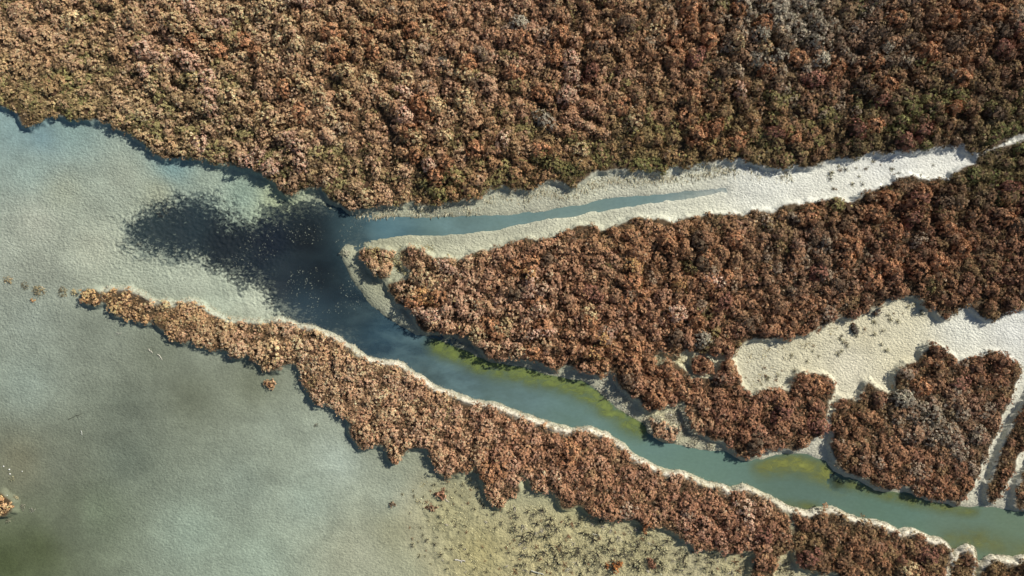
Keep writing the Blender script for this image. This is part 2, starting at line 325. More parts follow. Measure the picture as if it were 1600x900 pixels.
def ground_z(x, y):
    veg = samp(VEG, x / VF, y / VF) + (fbm(x * 1.6, y * 1.6, 3, 5) - 0.5) * 0.5
    sw = samp(SDW, x, y) + 0.10 + (fbm(x * 1.3, y * 1.3, 5) - 0.5) * 0.32
    sp = samp(SDP, x, y) + (fbm(x * 0.35, y * 0.35, 9) - 0.5) * 2.6
    spit = np.exp(-(samp(SPIT, x, y) / 0.52) ** 2)
    sp = sp - 3.2 * spit; sw = sw - 0.55 * spit
    rough = samp(rfield, x, y)
    fine = (fbm(x * 3.0, y * 3.0, 21, 3) - 0.5)
    z = 0.075 + fine * 0.03 * rough + (fbm(x * 0.5, y * 0.5, 31, 3) - 0.5) * 0.04
    z = z + 0.10 * sstep(0.2, 2.2, -sw) * sstep(560, 800, x / S + 800) * sstep(880, 640, 450 - y / S)
    z = z + 0.06 * spit
    z = z + (fbm(x * 2.2, y * 2.2, 77, 3) - 0.5) * 0.17 * sstep(-0.5, 2.0, samp(SDD, x, y))
    pool = 0.34 * sstep(-2.6, 4.6, sp)
    zp = z - pool + (fbm(x * 5.6 + y * 2.0, y * 7.0, 41, 3) - 0.5) * 0.20 * sstep(-2.8, 0.2, sp) * sstep(9, 2.5, sp) + (fbm(x * 0.9, y * 0.9, 43, 3) - 0.5) * 0.16 * sstep(-2.6, 0.3, sp)
    zc = z - 0.62 * sstep(-0.32, 1.3, sw)
    z = np.minimum(zp, zc)
    rim = samp(DRIM, x / VF, y / VF)
    z = np.where(veg > -0.6, np.maximum(z, z * 0 + z + 0.38 * sstep(-0.32, 0.12, veg)), z)
    z = z + (0.02 + 0.16 * fbm(x * 2.4, y * 2.4, 97, 3)) * np.exp(-(rim / 0.26) ** 2) * sstep(-0.35, 0.1, veg)
    return z, veg, sw, sp, rim, rough

ax = axis(-48, 48, 0.074); ay = axis(-30.5, 30.5, 0.074)
XX, YY = np.meshgrid(ax, ay)
zz, veg, sw, sp, rim, rough = ground_z(XX, YY)
far = np.maximum(np.abs(XX) / 48.5, np.abs(YY) / 31.0)
zz = np.where(far > 1.0, np.where(zz < 0.02, -0.2, zz), zz)
gfield *= 1 + np.array([0.14, 0.08, 0.06]) * sstep(-1, 1, SDD)[..., None]
gc = np.stack([samp(gfield[..., k], XX, YY) for k in range(3)], -1) * np.array([1.03, 1.03, 0.975]) / KEXP
gc = gc * (1 + 0.17 * np.clip(rough, 0, 1.2))[..., None]
def blend(c, m):
    global gc
    gc = gc * (1 - m[..., None]) + np.asarray(c) * m[..., None]
blend(alb((96, 78, 54)), sstep(-0.05, 0.22, veg))                                  # litter under the scrub
blend(alb((252, 243, 220)), np.exp(-(rim / (0.12 + 0.30 * fbm(XX * 1.3, YY * 1.3, 87, 3))) ** 2) * sstep(-0.35, -0.05, veg) * (0.25 + 0.7 * sstep(380, 620, XX / S + 800)) * (0.5 + 0.5 * sstep(0.3, 0.5, fbm(XX * 0.7, YY * 0.7, 187, 3))))
inpool = sstep(-2.4, -0.6, sp) * sstep(26.0, 20.0, np.abs(XX + 20))
pdark = sstep(-2.6, 4.2, sp) * sstep(0.09, 0.0, zz) * inpool                         # black organic bed of the pool
blend(alb((112, 118, 108)), sstep(-0.05, -0.25, zz) * (1 - inpool))                 # bed of the channel
wet = np.exp(-((sw + 0.25) / 0.35) ** 2) * (1 - sstep(-0.3, 0.0, veg)) * (1 - np.exp(-(rim / 0.6) ** 2))
gc = gc * (1 - 0.10 * wet[..., None])                                               # damp margin along the water
ny, nx = XX.shape
idx = np.arange(nx * ny).reshape(ny, nx)
F = np.stack([idx[:-1, :-1], idx[:-1, 1:], idx[1:, 1:], idx[1:, :-1]], -1).reshape(-1, 4)
rgh = np.where(veg > 0, 0.5, rough) * np.where(zz < -0.02, 0.3, 1)
me = new_mesh('ground', np.stack([XX, YY, zz], -1).reshape(-1, 3), F, None,
              dict(gcol=gc.reshape(-1, 3), gbed=pdark.ravel(), grough=rgh.ravel()), True)
g = link('ground', me, MAT_G, 'pale grey-green mudflat with salt-crusted banks under and between the scrub', 'mudflat', kind='structure')

# ------------------------------------------------------------------ water sheet
WC = [((1120,297),(160,179,177)),((1060,303),(132,163,162)),((1000,310),(118,153,149)),((900,328),(122,155,147)),((800,345),(114,149,143)),((700,350),(108,138,135)),((600,358),(94,130,140)),
 ((560,368),(70,92,98)),((480,370),(34,42,48)),((420,380),(38,50,66)),((350,370),(42,56,68)),((300,350),(72,95,105)),((230,350),(92,118,124)),((500,430),(32,43,51)),((430,440),(50,66,78)),((560,480),(44,60,70)),((480,480),(66,90,104)),
 ((600,520),(62,90,104)),((600,555),(58,80,92)),((700,570),(86,113,117)),((680,600),(76,97,99)),((800,610),(96,127,123)),((900,640),(103,138,127)),((1000,690),(104,141,127)),((1100,730),(107,143,125)),((1250,760),(98,129,111)),((1400,800),(98,133,112)),((1500,820),(106,133,109)),((1580,840),(110,135,105))]
wfield = shepard([a for a, b in WC], [lin(b) for a, b in WC], 3.0)
lum = wfield.mean(-1, keepdims=True); kk = 0.22 * sstep(600, 800, PXX)[..., None]
wfield = (wfield * (1 - kk) + lum * kk) * (1 + 0.25 * kk)
WA = [((1100,300),.55),((1000,310),.85),((700,350),.92),((600,360),.9),((540,380),.72),((480,370),.5),((350,370),.30),((230,350),.2),((430,440),.42),((500,450),.5),((560,480),.7),((620,530),.85),((750,590),.95),((1000,690),.97),((1500,820),.97)]
afield = shepard([a for a, b in WA], [[b] for a, b in WA], 3.0)[..., 0]
cell = (np.maximum(SDW, SDP - 0) > -2.6) & (PXX > 120)
cell |= (SDW > -1.0)
ix = np.arange(GXX.size).reshape(GXX.shape)
keep = cell[:-1, :-1] & cell[1:, 1:] & cell[:-1, 1:] & cell[1:, :-1]
Fq = np.stack([ix[:-1, :-1], ix[:-1, 1:], ix[1:, 1:], ix[1:, :-1]], -1)[keep]
used = np.unique(Fq); remap = np.full(GXX.size, -1); remap[used] = np.arange(len(used))
Vw = np.stack([GXX, GYY, np.zeros_like(GXX)], -1).reshape(-1, 3)[used]
silt = 0.15 + 0.85 * sstep(500, 640, PXX) * sstep(1100, 760, PXX)
me = new_mesh('water', Vw, remap[Fq], None, dict(wcol=(wfield.reshape(-1, 3)[used] / KEXP), walpha=afield.ravel()[used], wsilt=silt.ravel()[used]), True)
link('water', me, MAT_W, 'dark pool and turquoise silty channel winding between the scrub banks', 'water', kind='structure')

# algae lying along the shallow margins: one sheet per band
def algae(pl, width, dens, label, col):
    d = segdist(GXX, GYY, wp(pl), False)
    a = 0.8 * dens * np.exp(-(d / (width * S)) ** 2) * sstep(-0.35, 0.3, SDW)
    a = a * (0.5 + 1.0 * fbm(GXX * 0.8, GYY * 0.8, 61, 4))
    c = a > 0.02
    kp = c[:-1, :-1] & c[1:, 1:] & c[:-1, 1:] & c[1:, :-1]
    Fa = np.stack([ix[:-1, :-1], ix[:-1, 1:], ix[1:, 1:], ix[1:, :-1]], -1)[kp]
    us = np.unique(Fa); rm = np.full(GXX.size, -1); rm[us] = np.arange(len(us))
    V = np.stack([GXX, GYY, np.full_like(GXX, 0.006)], -1).reshape(-1, 3)[us]
    cc = np.tile(alb(col), (len(us), 1))
    m = new_mesh('algae', V, rm[Fa], None, dict(acol=cc, aden=np.clip(a.ravel()[us], 0, 1)), True)
    link('algae', m, MAT_A, label, 'algae', kind='stuff')
algae([(690,535),(760,567),(830,582),(900,597),(950,632),(1000,664)], 17, 1.9, 'long yellow-green algae band along the upper bank of the channel below the middle scrub', (128,143,70))
algae([(1195,728),(1240,722),(1285,735),(1310,750)], 16, 1.15, 'brightest yellow-green algae patch on the water below the bare gully', (140,145,64))
algae([(1310,752),(1380,770),(1440,786),(1520,797)], 10, 0.9, 'thin olive algae fringe below the right hand scrub island', (128,136,60))
algae([(1215,792),(1240,792),(1275,795)], 9, 0.8, 'small algae smear against the pale lip of the lower bank', (130,138,64))
algae([(1490,845),(1530,845),(1580,862),(1640,872)], 17, 0.75, 'faint olive algae haze near the bottom right channel mouth', (132,138,75))

# ------------------------------------------------------------------ scrub
TYPES = ['tan', 'pink', 'rust', 'orange', 'grey', 'green', 'maroon', 'dark', 'olive']
TCOL = np.array([alb(c) for c in [(232,192,146),(234,183,154),(203,149,109),(220,168,115),(186,175,153),(138,146,86),(166,118,98),(126,106,86),(150,130,90)]])
def mixw(**k):
    return [k.get(t, 0.0) for t in TYPES]
VC = [((900,272),mixw(green=.45,olive=.35,rust=.2)),((1000,252),mixw(green=.45,olive=.35,rust=.2)),((1210,245),mixw(olive=.6,green=.2,maroon=.2)),((1350,228),mixw(olive=.55,green=.2,dark=.25)),((440,290),mixw(green=.4,olive=.2,pink=.4)),((560,318),mixw(green=.4,olive=.2,pink=.4)),((690,306),mixw(green=.35,olive=.25,rust=.4)),((250,232),mixw(green=.45,tan=.3,pink=.25)),((110,172),mixw(green=.5,tan=.3,olive=.2)),((60,60),mixw(tan=.5,pink=.25,rust=.15,olive=.1)),((250,80),mixw(tan=.4,pink=.35,rust=.2,olive=.05)),((60,165),mixw(tan=.3,orange=.1,green=.3,olive=.25,pink=.1)),((180,160),mixw(tan=.3,green=.3,pink=.25,olive=.15)),
 ((300,190),mixw(green=.3,tan=.3,pink=.3,olive=.1)),((420,60),mixw(tan=.45,pink=.2,rust=.15,grey=0.03)),((560,60),mixw(tan=.4,rust=.25,grey=0.03,olive=.1)),((480,170),mixw(tan=.4,pink=.3,rust=.2,grey=0.02)),((680,160),mixw(tan=.25,pink=.35,rust=.3,grey=0.02)),
 ((600,280),mixw(pink=.3,green=.2,tan=.2,rust=.3)),((350,235),mixw(pink=.3,tan=.3,green=.25,olive=.15)),((800,60),mixw(rust=.4,pink=.2,grey=0.03,dark=.1,tan=.1)),((900,180),mixw(rust=.35,pink=.3,grey=0.02,olive=.15,tan=.1)),((850,260),mixw(green=.2,rust=.4,olive=.3,maroon=.1)),
 ((1050,60),mixw(rust=.35,grey=0.05,tan=.15,dark=.2)),((1050,160),mixw(rust=.4,tan=.2,grey=0.02,olive=.15,maroon=.1)),((1080,240),mixw(green=.3,olive=.35,rust=.35)),((1240,40),mixw(grey=.85,tan=.1,dark=.05)),((1330,70),mixw(grey=.45,rust=.3,dark=.25)),((1400,40),mixw(grey=.25,rust=.4,olive=.2,dark=.1)),
 ((1500,60),mixw(rust=.35,orange=.15,grey=0.04,dark=.25)),((1550,130),mixw(rust=.35,maroon=.2,olive=.2,dark=.25)),((1300,130),mixw(rust=.5,dark=.2,grey=0.02,maroon=.15)),((1260,200),mixw(rust=.35,green=.2,olive=.25,maroon=.2)),((1450,190),mixw(green=.3,olive=.35,maroon=.2,rust=.15)),((1560,200),mixw(olive=.5,green=.25,maroon=.15,dark=.1)),((1480,225),mixw(maroon=.4,dark=.4,olive=.2)),
 ((650,410),mixw(tan=.3,orange=.2,pink=.4,rust=.1)),((700,470),mixw(pink=.5,tan=.25,rust=.25)),((800,520),mixw(pink=.35,rust=.35,tan=.2,dark=.1)),((850,410),mixw(rust=.45,pink=.25,grey=0.03,dark=.1)),((1000,400),mixw(rust=.55,orange=.1,grey=0.03,dark=.15)),((1000,500),mixw(rust=.45,pink=.15,grey=0.03,dark=.2)),((1150,400),mixw(rust=.4,grey=0.04,dark=.2,tan=.05)),
 ((1250,430),mixw(grey=.2,rust=.5,dark=.3)),((1400,330),mixw(rust=.5,dark=.2,maroon=.2,olive=.1)),((1420,400),mixw(rust=.45,grey=0.03,maroon=.2,dark=.15)),((1540,260),mixw(olive=.6,green=.3,dark=.1)),((1560,380),mixw(rust=.4,maroon=.3,olive=.15,dark=.15)),((1500,470),mixw(olive=.35,maroon=.3,rust=.35)),((1250,500),mixw(rust=.6,dark=.25,grey=0.02)),((1050,590),mixw(rust=.55,orange=.15,maroon=.2,dark=.1)),((930,560),mixw(rust=.5,orange=.2,pink=.2,dark=.1)),
 ((1150,650),mixw(rust=.45,maroon=.4,dark=.15)),((1270,620),mixw(rust=.6,pink=.15,maroon=.25)),((1460,570),mixw(rust=.35,olive=.3,maroon=.35)),((1550,590),mixw(rust=.5,olive=.2,maroon=.3)),((1450,650),mixw(grey=.85,tan=.1,rust=.05)),((1500,680),mixw(grey=.6,rust=.4)),((1350,660),mixw(rust=.5,grey=0.03,olive=.2,dark=.1)),((1420,720),mixw(rust=.6,maroon=.25,grey=0.02)),((1490,750),mixw(rust=.6,orange=.15,maroon=.25)),((1570,720),mixw(rust=.5,maroon=.3,olive=.2)),
 ((150,465),mixw(orange=.5,tan=.5)),((220,480),mixw(orange=.35,tan=.4,olive=.1,pink=.15)),((330,510),mixw(tan=.4,orange=.25,pink=.25,olive=.1)),((440,540),mixw(pink=.4,tan=.35,orange=.15,olive=.1)),((560,600),mixw(pink=.4,tan=.35,rust=.25)),((650,660),mixw(pink=.4,tan=.3,rust=.3)),((800,700),mixw(pink=.3,rust=.4,maroon=.15,orange=.15)),((950,740),mixw(rust=.5,maroon=.2,olive=.15,pink=.15)),((1100,810),mixw(rust=.45,maroon=.3,pink=.25)),((770,780),mixw(pink=.4,tan=.3,rust=.3)),((1270,840),mixw(rust=.4,olive=.35,dark=.15,maroon=.1)),((1400,870),mixw(rust=.45,maroon=.25,olive=.3)),((1570,890),mixw(olive=.5,rust=.4,dark=.1)),((1037,672),mixw(pink=.5,tan=.4,rust=.1)),((5,790),mixw(tan=.6,orange=.4))]
vfield = shepard([a for a, b in VC], [b for a, b in VC], 3.0, 25.0)

def unit(v):
    return v / (np.linalg.norm(v, axis=-1, keepdims=True) + 1e-9)

def sprigs(c, r, h, col, dens, rng, jit=0.55, size=1.0, tr=0.14):
    """bushes made of tufts, every tuft a spray of leafy sprigs. c (n,3) base centres, r radii, h heights, col (n,3)"""
    n = len(c)
    area = 2 * math.pi * r * (r * 0.55 + h * 0.45)
    nt = np.maximum(2, (area / 0.034 * rng.uniform(0.8, 1.2, n)).astype(int))
    K = np.repeat(np.arange(n), nt); T = len(K)
    ph = rng.uniform(0, 2 * math.pi, T); ct = rng.uniform(0.0, 1, T); st = np.sqrt(1 - ct * ct)
    el = np.exp(rng.normal(0, 0.25, n)); th = rng.normal(-0.95, 0.6, n)
    ca, sa = np.cos(th)[K], np.sin(th)[K]
    mult = rng.uniform(0.82, 1.0, T) * np.where(rng.random(T) < 0.08, 1.15, 1.0)
    e1 = (r * el)[K] * mult; e2 = (r / el)[K] * mult
    dx = st * np.cos(ph); dy = st * np.sin(ph)
    q = c[K] + np.stack([dx * e1 * ca - dy * e2 * sa, dx * e1 * sa + dy * e2 * ca, h[K] * ct * rng.uniform(0.88, 1.06, T)], 1)
    nr = unit(np.stack([dx * ca - dy * sa, dx * sa + dy * ca, ct * (r / h)[K]], 1) + rng.normal(0, 0.16, (T, 3)))
    nb = np.clip(K + rng.integers(-2, 3, T) * (rng.random(T) < 0.18), 0, n - 1)
    tc = col[nb] * np.exp(rng.normal(0.22, 0.10, T))[:, None] * (1 + rng.normal(0, 0.02, (T, 3)))
    dry = rng.random(T) < 0.015
    tc[dry] = tc[dry] * 0.4 + alb((222, 200, 168)) * 0.6
    per = max(4, int(dens * 0.037 * 1.6))
    trr = tr * rng.uniform(0.6, 1.25, T)
    J = np.repeat(np.arange(T), per); M = len(J)
    d = unit(nr[J] + rng.normal(0, 0.45 + 0.25 * jit, (M, 3)))
    d[:, 2] = np.where(d[:, 2] < -0.3, -0.3 * d[:, 2], d[:, 2])
    rho = (rng.uniform(0.1, 1.0, M) ** 0.6) * trr[J]
    p = q[J] + d * rho[:, None]
    lay = (rng.random(M) < 0.75)[:, None]
    tl = np.cross(unit(nr[J] + rng.normal(0, 0.24, (M, 3))), rng.normal(0, 1, (M, 3)))
    t = unit(np.where(lay, unit(tl), d + rng.normal(0, 0.35, (M, 3))))
    b = unit(np.where(lay, np.cross(nr[J] + rng.normal(0, 0.24, (M, 3)), t), np.cross(t, rng.normal(0, 1, (M, 3)))))
    a_ = rng.uniform(0.036, 0.078, M)[:, None] * size; b_ = rng.uniform(0.011, 0.027, M)[:, None] * size
    V = np.stack([p - t * a_, p + b * b_ + t * a_ * 0.25, p + t * a_, p - b * b_ + t * a_ * 0.25], 1).reshape(-1, 3)
    Fc = np.arange(M * 4).reshape(M, 4)
    fc = tc[J] * np.exp(rng.normal(0, 0.22, M))[:, None]
    return V, Fc, np.clip(fc, 0.005, 0.6)

def cores(c, r, h, rng):
    """woody inside of each bush"""
    n = len(c); seg = 7
    ang = np.arange(seg) / seg * 2 * math.pi
    rings = [(0.80, -0.25), (0.74, 0.25), (0.44, 0.58)]
    V = []
    for rr, hh in rings:
        k = rng.uniform(0.85, 1.1, (n, seg))
        V.append(np.stack([c[:, None, 0] + np.cos(ang) * r[:, None] * rr * k, c[:, None, 1] + np.sin(ang) * r[:, None] * rr * k,
                           c[:, None, 2] + h[:, None] * hh + 0 * k], -1))
    V.append(np.repeat((c + np.stack([0 * h, 0 * h, h * 0.60], 1))[:, None, :], seg, 1))
    V = np.stack(V, 1)                                                              # n, 4, seg, 3
    base = np.arange(n)[:, None, None] * 4 * seg
    i = np.arange(seg); j = (i + 1) % seg; lv = np.arange(3)[:, None] * seg
    Q = np.stack([lv + i, lv + j, lv + seg + j, lv + seg + i], -1)                   # 3, seg, 4
    Fq = (base[..., None] + Q[None]).reshape(-1, 4)
    return V.reshape(-1, 3), Fq, np.tile(alb((92, 70, 52)), (len(Fq), 1))

def merge(parts):
    Vs, Fs, Cs, o = [], [], [], 0
    for V, F, C in parts:
        Vs.append(V); Fs.append(F + o); Cs.append(C); o += len(V)
    return np.concatenate(Vs), np.concatenate(Fs), np.concatenate(Cs)

def scatter(D, rng, sp=0.86, inset=0.5, rimgap=0.02):
    """bush positions inside an outline (photograph plane)"""
    out = []
    gxs = np.arange(GX0 + 1, GX1 - 1, sp); gys = np.arange(GY0 + 1, GY1 - 1, sp * 0.87)
    X, Y = np.meshgrid(gxs, gys)
    X = X + (np.arange(len(gys)) % 2)[:, None] * sp * 0.5
    X = X + rng.uniform(-0.46, 0.46, X.shape) * sp; Y = Y + rng.uniform(-0.46, 0.46, Y.shape) * sp
    x, y = X.ravel(), Y.ravel()
    d = samp(D, x, y)
    k = d > 0.16
    x, y, d = x[k], y[k], d[k]
    rm = samp(DRIM, x, y)
    k = rm > rimgap
    return x[k], y[k], np.minimum(d, np.maximum(rm - rimgap + 0.12, 0.05))[k]

def bush_params(x, y, d, rng, hs=1.0, rs=1.0):
    n = len(x)
    big = fbm(x * 0.62, y * 0.62, 101, 3)
    r = (0.33 + 0.50 * rng.beta(1.1, 2.0, n) + 0.08 * sstep(0.45, 0.72, big)) * rs
    r = np.minimum(r, np.maximum(d * 0.95 + 0.08, 0.2))
    wts = np.stack([samp(vfield[..., k], x, y) for k in range(len(TYPES))], 1)
    # neighbours tend to be alike: choose with a patchy random number
    q = (fbm(x * 0.55, y * 0.55, 141, 3) * 4.0 + rng.normal(0, 0.10, n)) % 1.0
    cum = np.cumsum(wts / wts.sum(1, keepdims=True), 1)
    t = (q[:, None] > cum).sum(1).clip(0, len(TYPES) - 1)
    avg = (wts / wts.sum(1, keepdims=True)) @ TCOL
    avg = avg * (1 - 0.26 * sstep(1050, 1500, x / S + 800))[:, None]
    keepc = np.where(np.isin(t, [4, 5, 8]), 0.55, 0.32)[:, None]
    col = (TCOL[t] * keepc + avg * (1 - keepc)) * np.exp(rng.normal(0, 0.09, n))[:, None]
    low = np.isin(t, [5, 8])
    px_ = x / S + 800
    h = (0.24 + 0.78 * r + 0.8 * (big - 0.45)) * rng.uniform(0.75, 1.25, n) * hs
    h = np.where(low, h * 0.65, h)
    relief = 0.55 + 0.45 * sstep(250, 520, px_ + 0.6 * (450 - (450 - y / S)))
    relief = relief * (0.84 + 0.26 * sstep(0.36, 0.56, fbm(x * 0.2, y * 0.2, 211, 3)))
    bankside = sstep(540, 600, px_) * sstep(1300, 1200, px_) * (y > 4.5)
    h = np.clip(h, 0.2, 1.05) * relief * (1 - 0.45 * bankside * sstep(2.4, 0.2, d))
    return r, h, col, t

NAMES = dict(
 upper=('wide', 'rust and tan saltmarsh scrub filling the whole top of the scene above the channel', 'the wide thicket along the top'),
 middle=('wedge', 'wedge of rust-brown saltmarsh scrub between the two arms of the channel', 'the wedge between the channel arms'),
 lobe=('lobe', 'dark russet scrub lobe between the bare gully and the pale salt pan', 'the russet lobe beside the bare gully'),
 island=('island', 'rounded scrub island with a grey dead centre in the pale salt pan', 'the scrub island with the grey centre'),
 strip=('strip', 'narrow slanting scrub strip between two pale ditches at the right edge', 'the narrow slanting strip'),
 corner=('corner', 'scrub corner cut by the right edge just beyond the narrow strip', 'the scrub cut by the right edge'),
 ribbon=('ribbon', 'long ribbon of tan to russet scrub along the lower bank of the channel', 'the long ribbon along the lower bank'),
 block=('block', 'dark russet scrub block with a pale rim at the bottom right of the channel', 'the dark block at the bottom right'),
 finger=('finger', 'small pointed scrub finger with a pale rim at the bottom edge', 'the small scrub finger'),
 corner2=('corner2', 'olive-brown scrub in the bottom right corner below the channel', 'the bottom right corner scrub'))

bushes = {}
for k, nm in enumerate(NAMES):
    rng = np.random.default_rng(100 + k)
    x, y, d = scatter(PATCH[nm], rng)
    r, h, col, t = bush_params(x, y, d, rng, hs=1.08 if nm in ('upper', 'middle') else 0.66 if nm in ('ribbon', 'block') else 0.78)
    bushes[nm] = [x, y, r, h, col, t]

# the 300 largest bushes in view stand as things of their own
allb = []
for nm, (x, y, r, h, col, t) in bushes.items():
    inv = (np.abs(x) < 39.6) & (np.abs(y) < 22.2) & (~np.isin(t, [5, 8]))
    for i in np.nonzero(inv)[0]:
        allb.append((r[i] * r[i] * h[i], nm, i))
allb.sort(key=lambda a: -a[0])
chosen = {}
for _, nm, i in allb[:270]:
    chosen.setdefault(nm, []).append(i)

def stand(x, y):
    """picture-plane position to true ground position with height"""
    xw, yw = x * VF, y * VF
    return xw, yw, ground_z(xw, yw)[0]

for k, (nm, (x, y, r, h, col, t)) in enumerate(bushes.items()):
    rng = np.random.default_rng(200 + k)
    keepm = np.ones(len(x), bool); keepm[chosen.get(nm, [])] = False
    xw, yw, zw = stand(x, y)
    c = np.stack([xw, yw, zw - 0.04], 1)
    off = (np.abs(x) > 41.5) | (np.abs(y) > 24.0)
    parts = []
    for msk, den, sz in ((keepm & ~off, 310, 1.0), (keepm & off, 90, 1.8)):
        if msk.any():
            parts.append(sprigs(c[msk], r[msk], h[msk], col[msk], den, rng, size=sz))
            parts.append(cores(c[msk], r[msk], h[msk], rng))
    # low leafy undergrowth between the bushes
    ux, uy, ud = scatter(PATCH[nm], rng, sp=0.46, rimgap=0.2)
    inn = (np.abs(ux) < 41.5) & (np.abs(uy) < 24.0); ux, uy, ud = ux[inn], uy[inn], ud[inn]
    if len(ux):
        ur, uh, uc, ut = bush_params(ux, uy, ud, rng)
        a, b_, zc = stand(ux, uy)
        uc = uc * 0.40 + alb((116, 96, 60)) * 0.28  # undergrowth colour darkened: shade of the gaps between bushes painted in
        near = np.exp(-(samp(DRIM, ux, uy) / 0.28) ** 2)[:, None]                    # straw just behind the pale bank lip
        uc = uc * (1 - near) + alb((214, 192, 146)) * near
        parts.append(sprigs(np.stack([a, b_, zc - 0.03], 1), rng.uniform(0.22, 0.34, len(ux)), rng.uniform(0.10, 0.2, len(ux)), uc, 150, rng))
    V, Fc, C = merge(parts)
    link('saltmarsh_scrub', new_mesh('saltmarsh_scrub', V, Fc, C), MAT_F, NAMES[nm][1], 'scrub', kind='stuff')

# bush prototypes for the single shrubs
protos = []
rng = np.random.default_rng(55)
for k in range(14):
    one = np.array([1.0]); z3 = np.zeros((1, 3))
    r1 = one * 0.62; h1 = one * rng.uniform(0.5, 0.62)
    V, Fc, C = merge([sprigs(z3, r1, h1, np.ones((1, 3)), 30, rng), ])
    Cc = C
    protos.append((V, Fc, Cc, float(h1[0])))
shrub_mesh = {}
GROUPN = {}
for nm, ids in chosen.items():
    x, y, r, h, col, t = bushes[nm]
    for i in ids:
        tt = int(t[i]); key = (tt, random.randrange(3))
        if key not in shrub_mesh:
            rg = np.random.default_rng(900 + tt * 10 + key[1])
            z3 = np.zeros((1, 3)); r1 = np.array([0.62]); h1 = np.array([0.55])
            shrub_mesh[key] = new_mesh('shrub', *merge([sprigs(z3, r1, h1, TCOL[tt][None], 320, rg), cores(z3, r1, h1, rg)]))
        xw, yw, zw = stand(np.array([x[i]]), np.array([y[i]]))
        tone = {0: 'tan', 1: 'pinkish tan', 2: 'rust-brown', 3: 'orange-tan', 4: 'bare grey', 6: 'maroon', 7: 'dark brown'}[tt]
        o = link('shrub', shrub_mesh[key], MAT_F, 'large rounded %s shrub standing out in %s' % (tone, NAMES[nm][2]), 'shrub',
                 'large %s shrubs in %s' % (tone, NAMES[nm][2]), loc=(xw[0], yw[0], zw[0] - 0.03))
        o.rotation_euler = (0, 0, random.uniform(0, 6.28))
        o.scale = (r[i] / 0.62, r[i] / 0.62, h[i] / 0.55)
        v = float(np.exp(random.gauss(0, 0.1)))
        o.color = (v, v, v, 1)

# ------------------------------------------------------------------ single clumps with an outline of their own
def clump(key, name, label, cat, seed, rs=0.75, hs=0.9, dens=320, sp=0.5):
    rng = np.random.default_rng(seed)
    x, y, d = scatter(PATCH[key], rng, sp=sp, rimgap=-1)
    r, h, col, t = bush_params(x, y, np.maximum(d, 0.15), rng, hs, rs)
    xw, yw, zw = stand(x, y)
    ox, oy = float(xw.mean()), float(yw.mean()); oz = float(zw.min())
    c = np.stack([xw - ox, yw - oy, zw - 0.04 - oz], 1)
    return link(name, new_mesh(name, *merge([sprigs(c, r, h, col, dens, rng), cores(c, r, h, rng)])), MAT_F, label, cat, loc=(ox, oy, oz))
clump('end', 'shrub_clump', 'small golden scrub clump at the far left end of the long ribbon', 'shrub clump', 1)
clump('tip', 'shrub_clump', 'detached pink-tan scrub clump at the pointed tip between the channel arms', 'shrub clump', 2)
clump('bank', 'shrub_clump', 'low russet shrub clump in pale dry grass on the bank of the channel', 'shrub clump', 3, 0.6, 0.55)
clump('round', 'shrub_clump', 'round russet bush with bare pale ground around it above the dark lobe', 'shrub clump', 4, 1.0, 1.0)
clump('tuft', 'grass_tussock', 'orange-tan tussock cut by the left edge on the mudflat', 'tussock', 5, 0.8, 0.9)

# ------------------------------------------------------------------ dry straw
def blades(x, y, dirx, diry, ln, wd, lift, col, rng):
    n = len(x)
    xw, yw = x * VF, y * VF
    z = ground_z(xw, yw)[0]
    base = np.stack([xw, yw, z - 0.02], 1)
    d = np.stack([dirx + rng.normal(0, 0.5, n), diry + rng.normal(0, 0.5, n), lift + rng.normal(0, 0.18, n)], 1)
    d = unit(d); s = unit(np.cross(d, np.array([0, 0, 1.0]) + rng.normal(0, 0.4, (n, 3))))
    L = rng.uniform(0.5, 1.0, n)[:, None] * ln; W = rng.uniform(0.5, 1.0, n)[:, None] * wd
    mid = base + d * L * 0.55; tip = base + d * L + np.array([0, 0, -1.0]) * L * 0.25
    V = np.stack([base - s * W, base + s * W, mid + s * W * 0.9, tip, mid - s * W * 0.9], 1).reshape(-1, 3)
    Fv = np.arange(n * 5).reshape(n, 5)
    C = np.asarray(col)[None] * np.exp(rng.normal(0, 0.2, n))[:, None]
    return V, Fv, np.clip(C, 0, 0.62)

def along(pl, n, spread, rng, side=0.0):
    P = wp(pl); seg = np.linalg.norm(P[1:] - P[:-1], axis=1); cum = np.concatenate([[0], np.cumsum(seg)])
    t = rng.uniform(0, cum[-1], n); i = np.clip(np.searchsorted(cum, t) - 1, 0, len(seg) - 1)
    f = ((t - cum[i]) / seg[i])[:, None]
    p = P[i] * (1 - f) + P[i + 1] * f
    tg = (P[i + 1] - P[i]) / seg[i][:, None]
    nr = np.stack([tg[:, 1], -tg[:, 0]], 1)
    o = (side + rng.normal(0, spread, n))[:, None]
    return p[:, 0] + nr[:, 0] * o[:, 0], p[:, 1] + nr[:, 1] * o[:, 0], nr

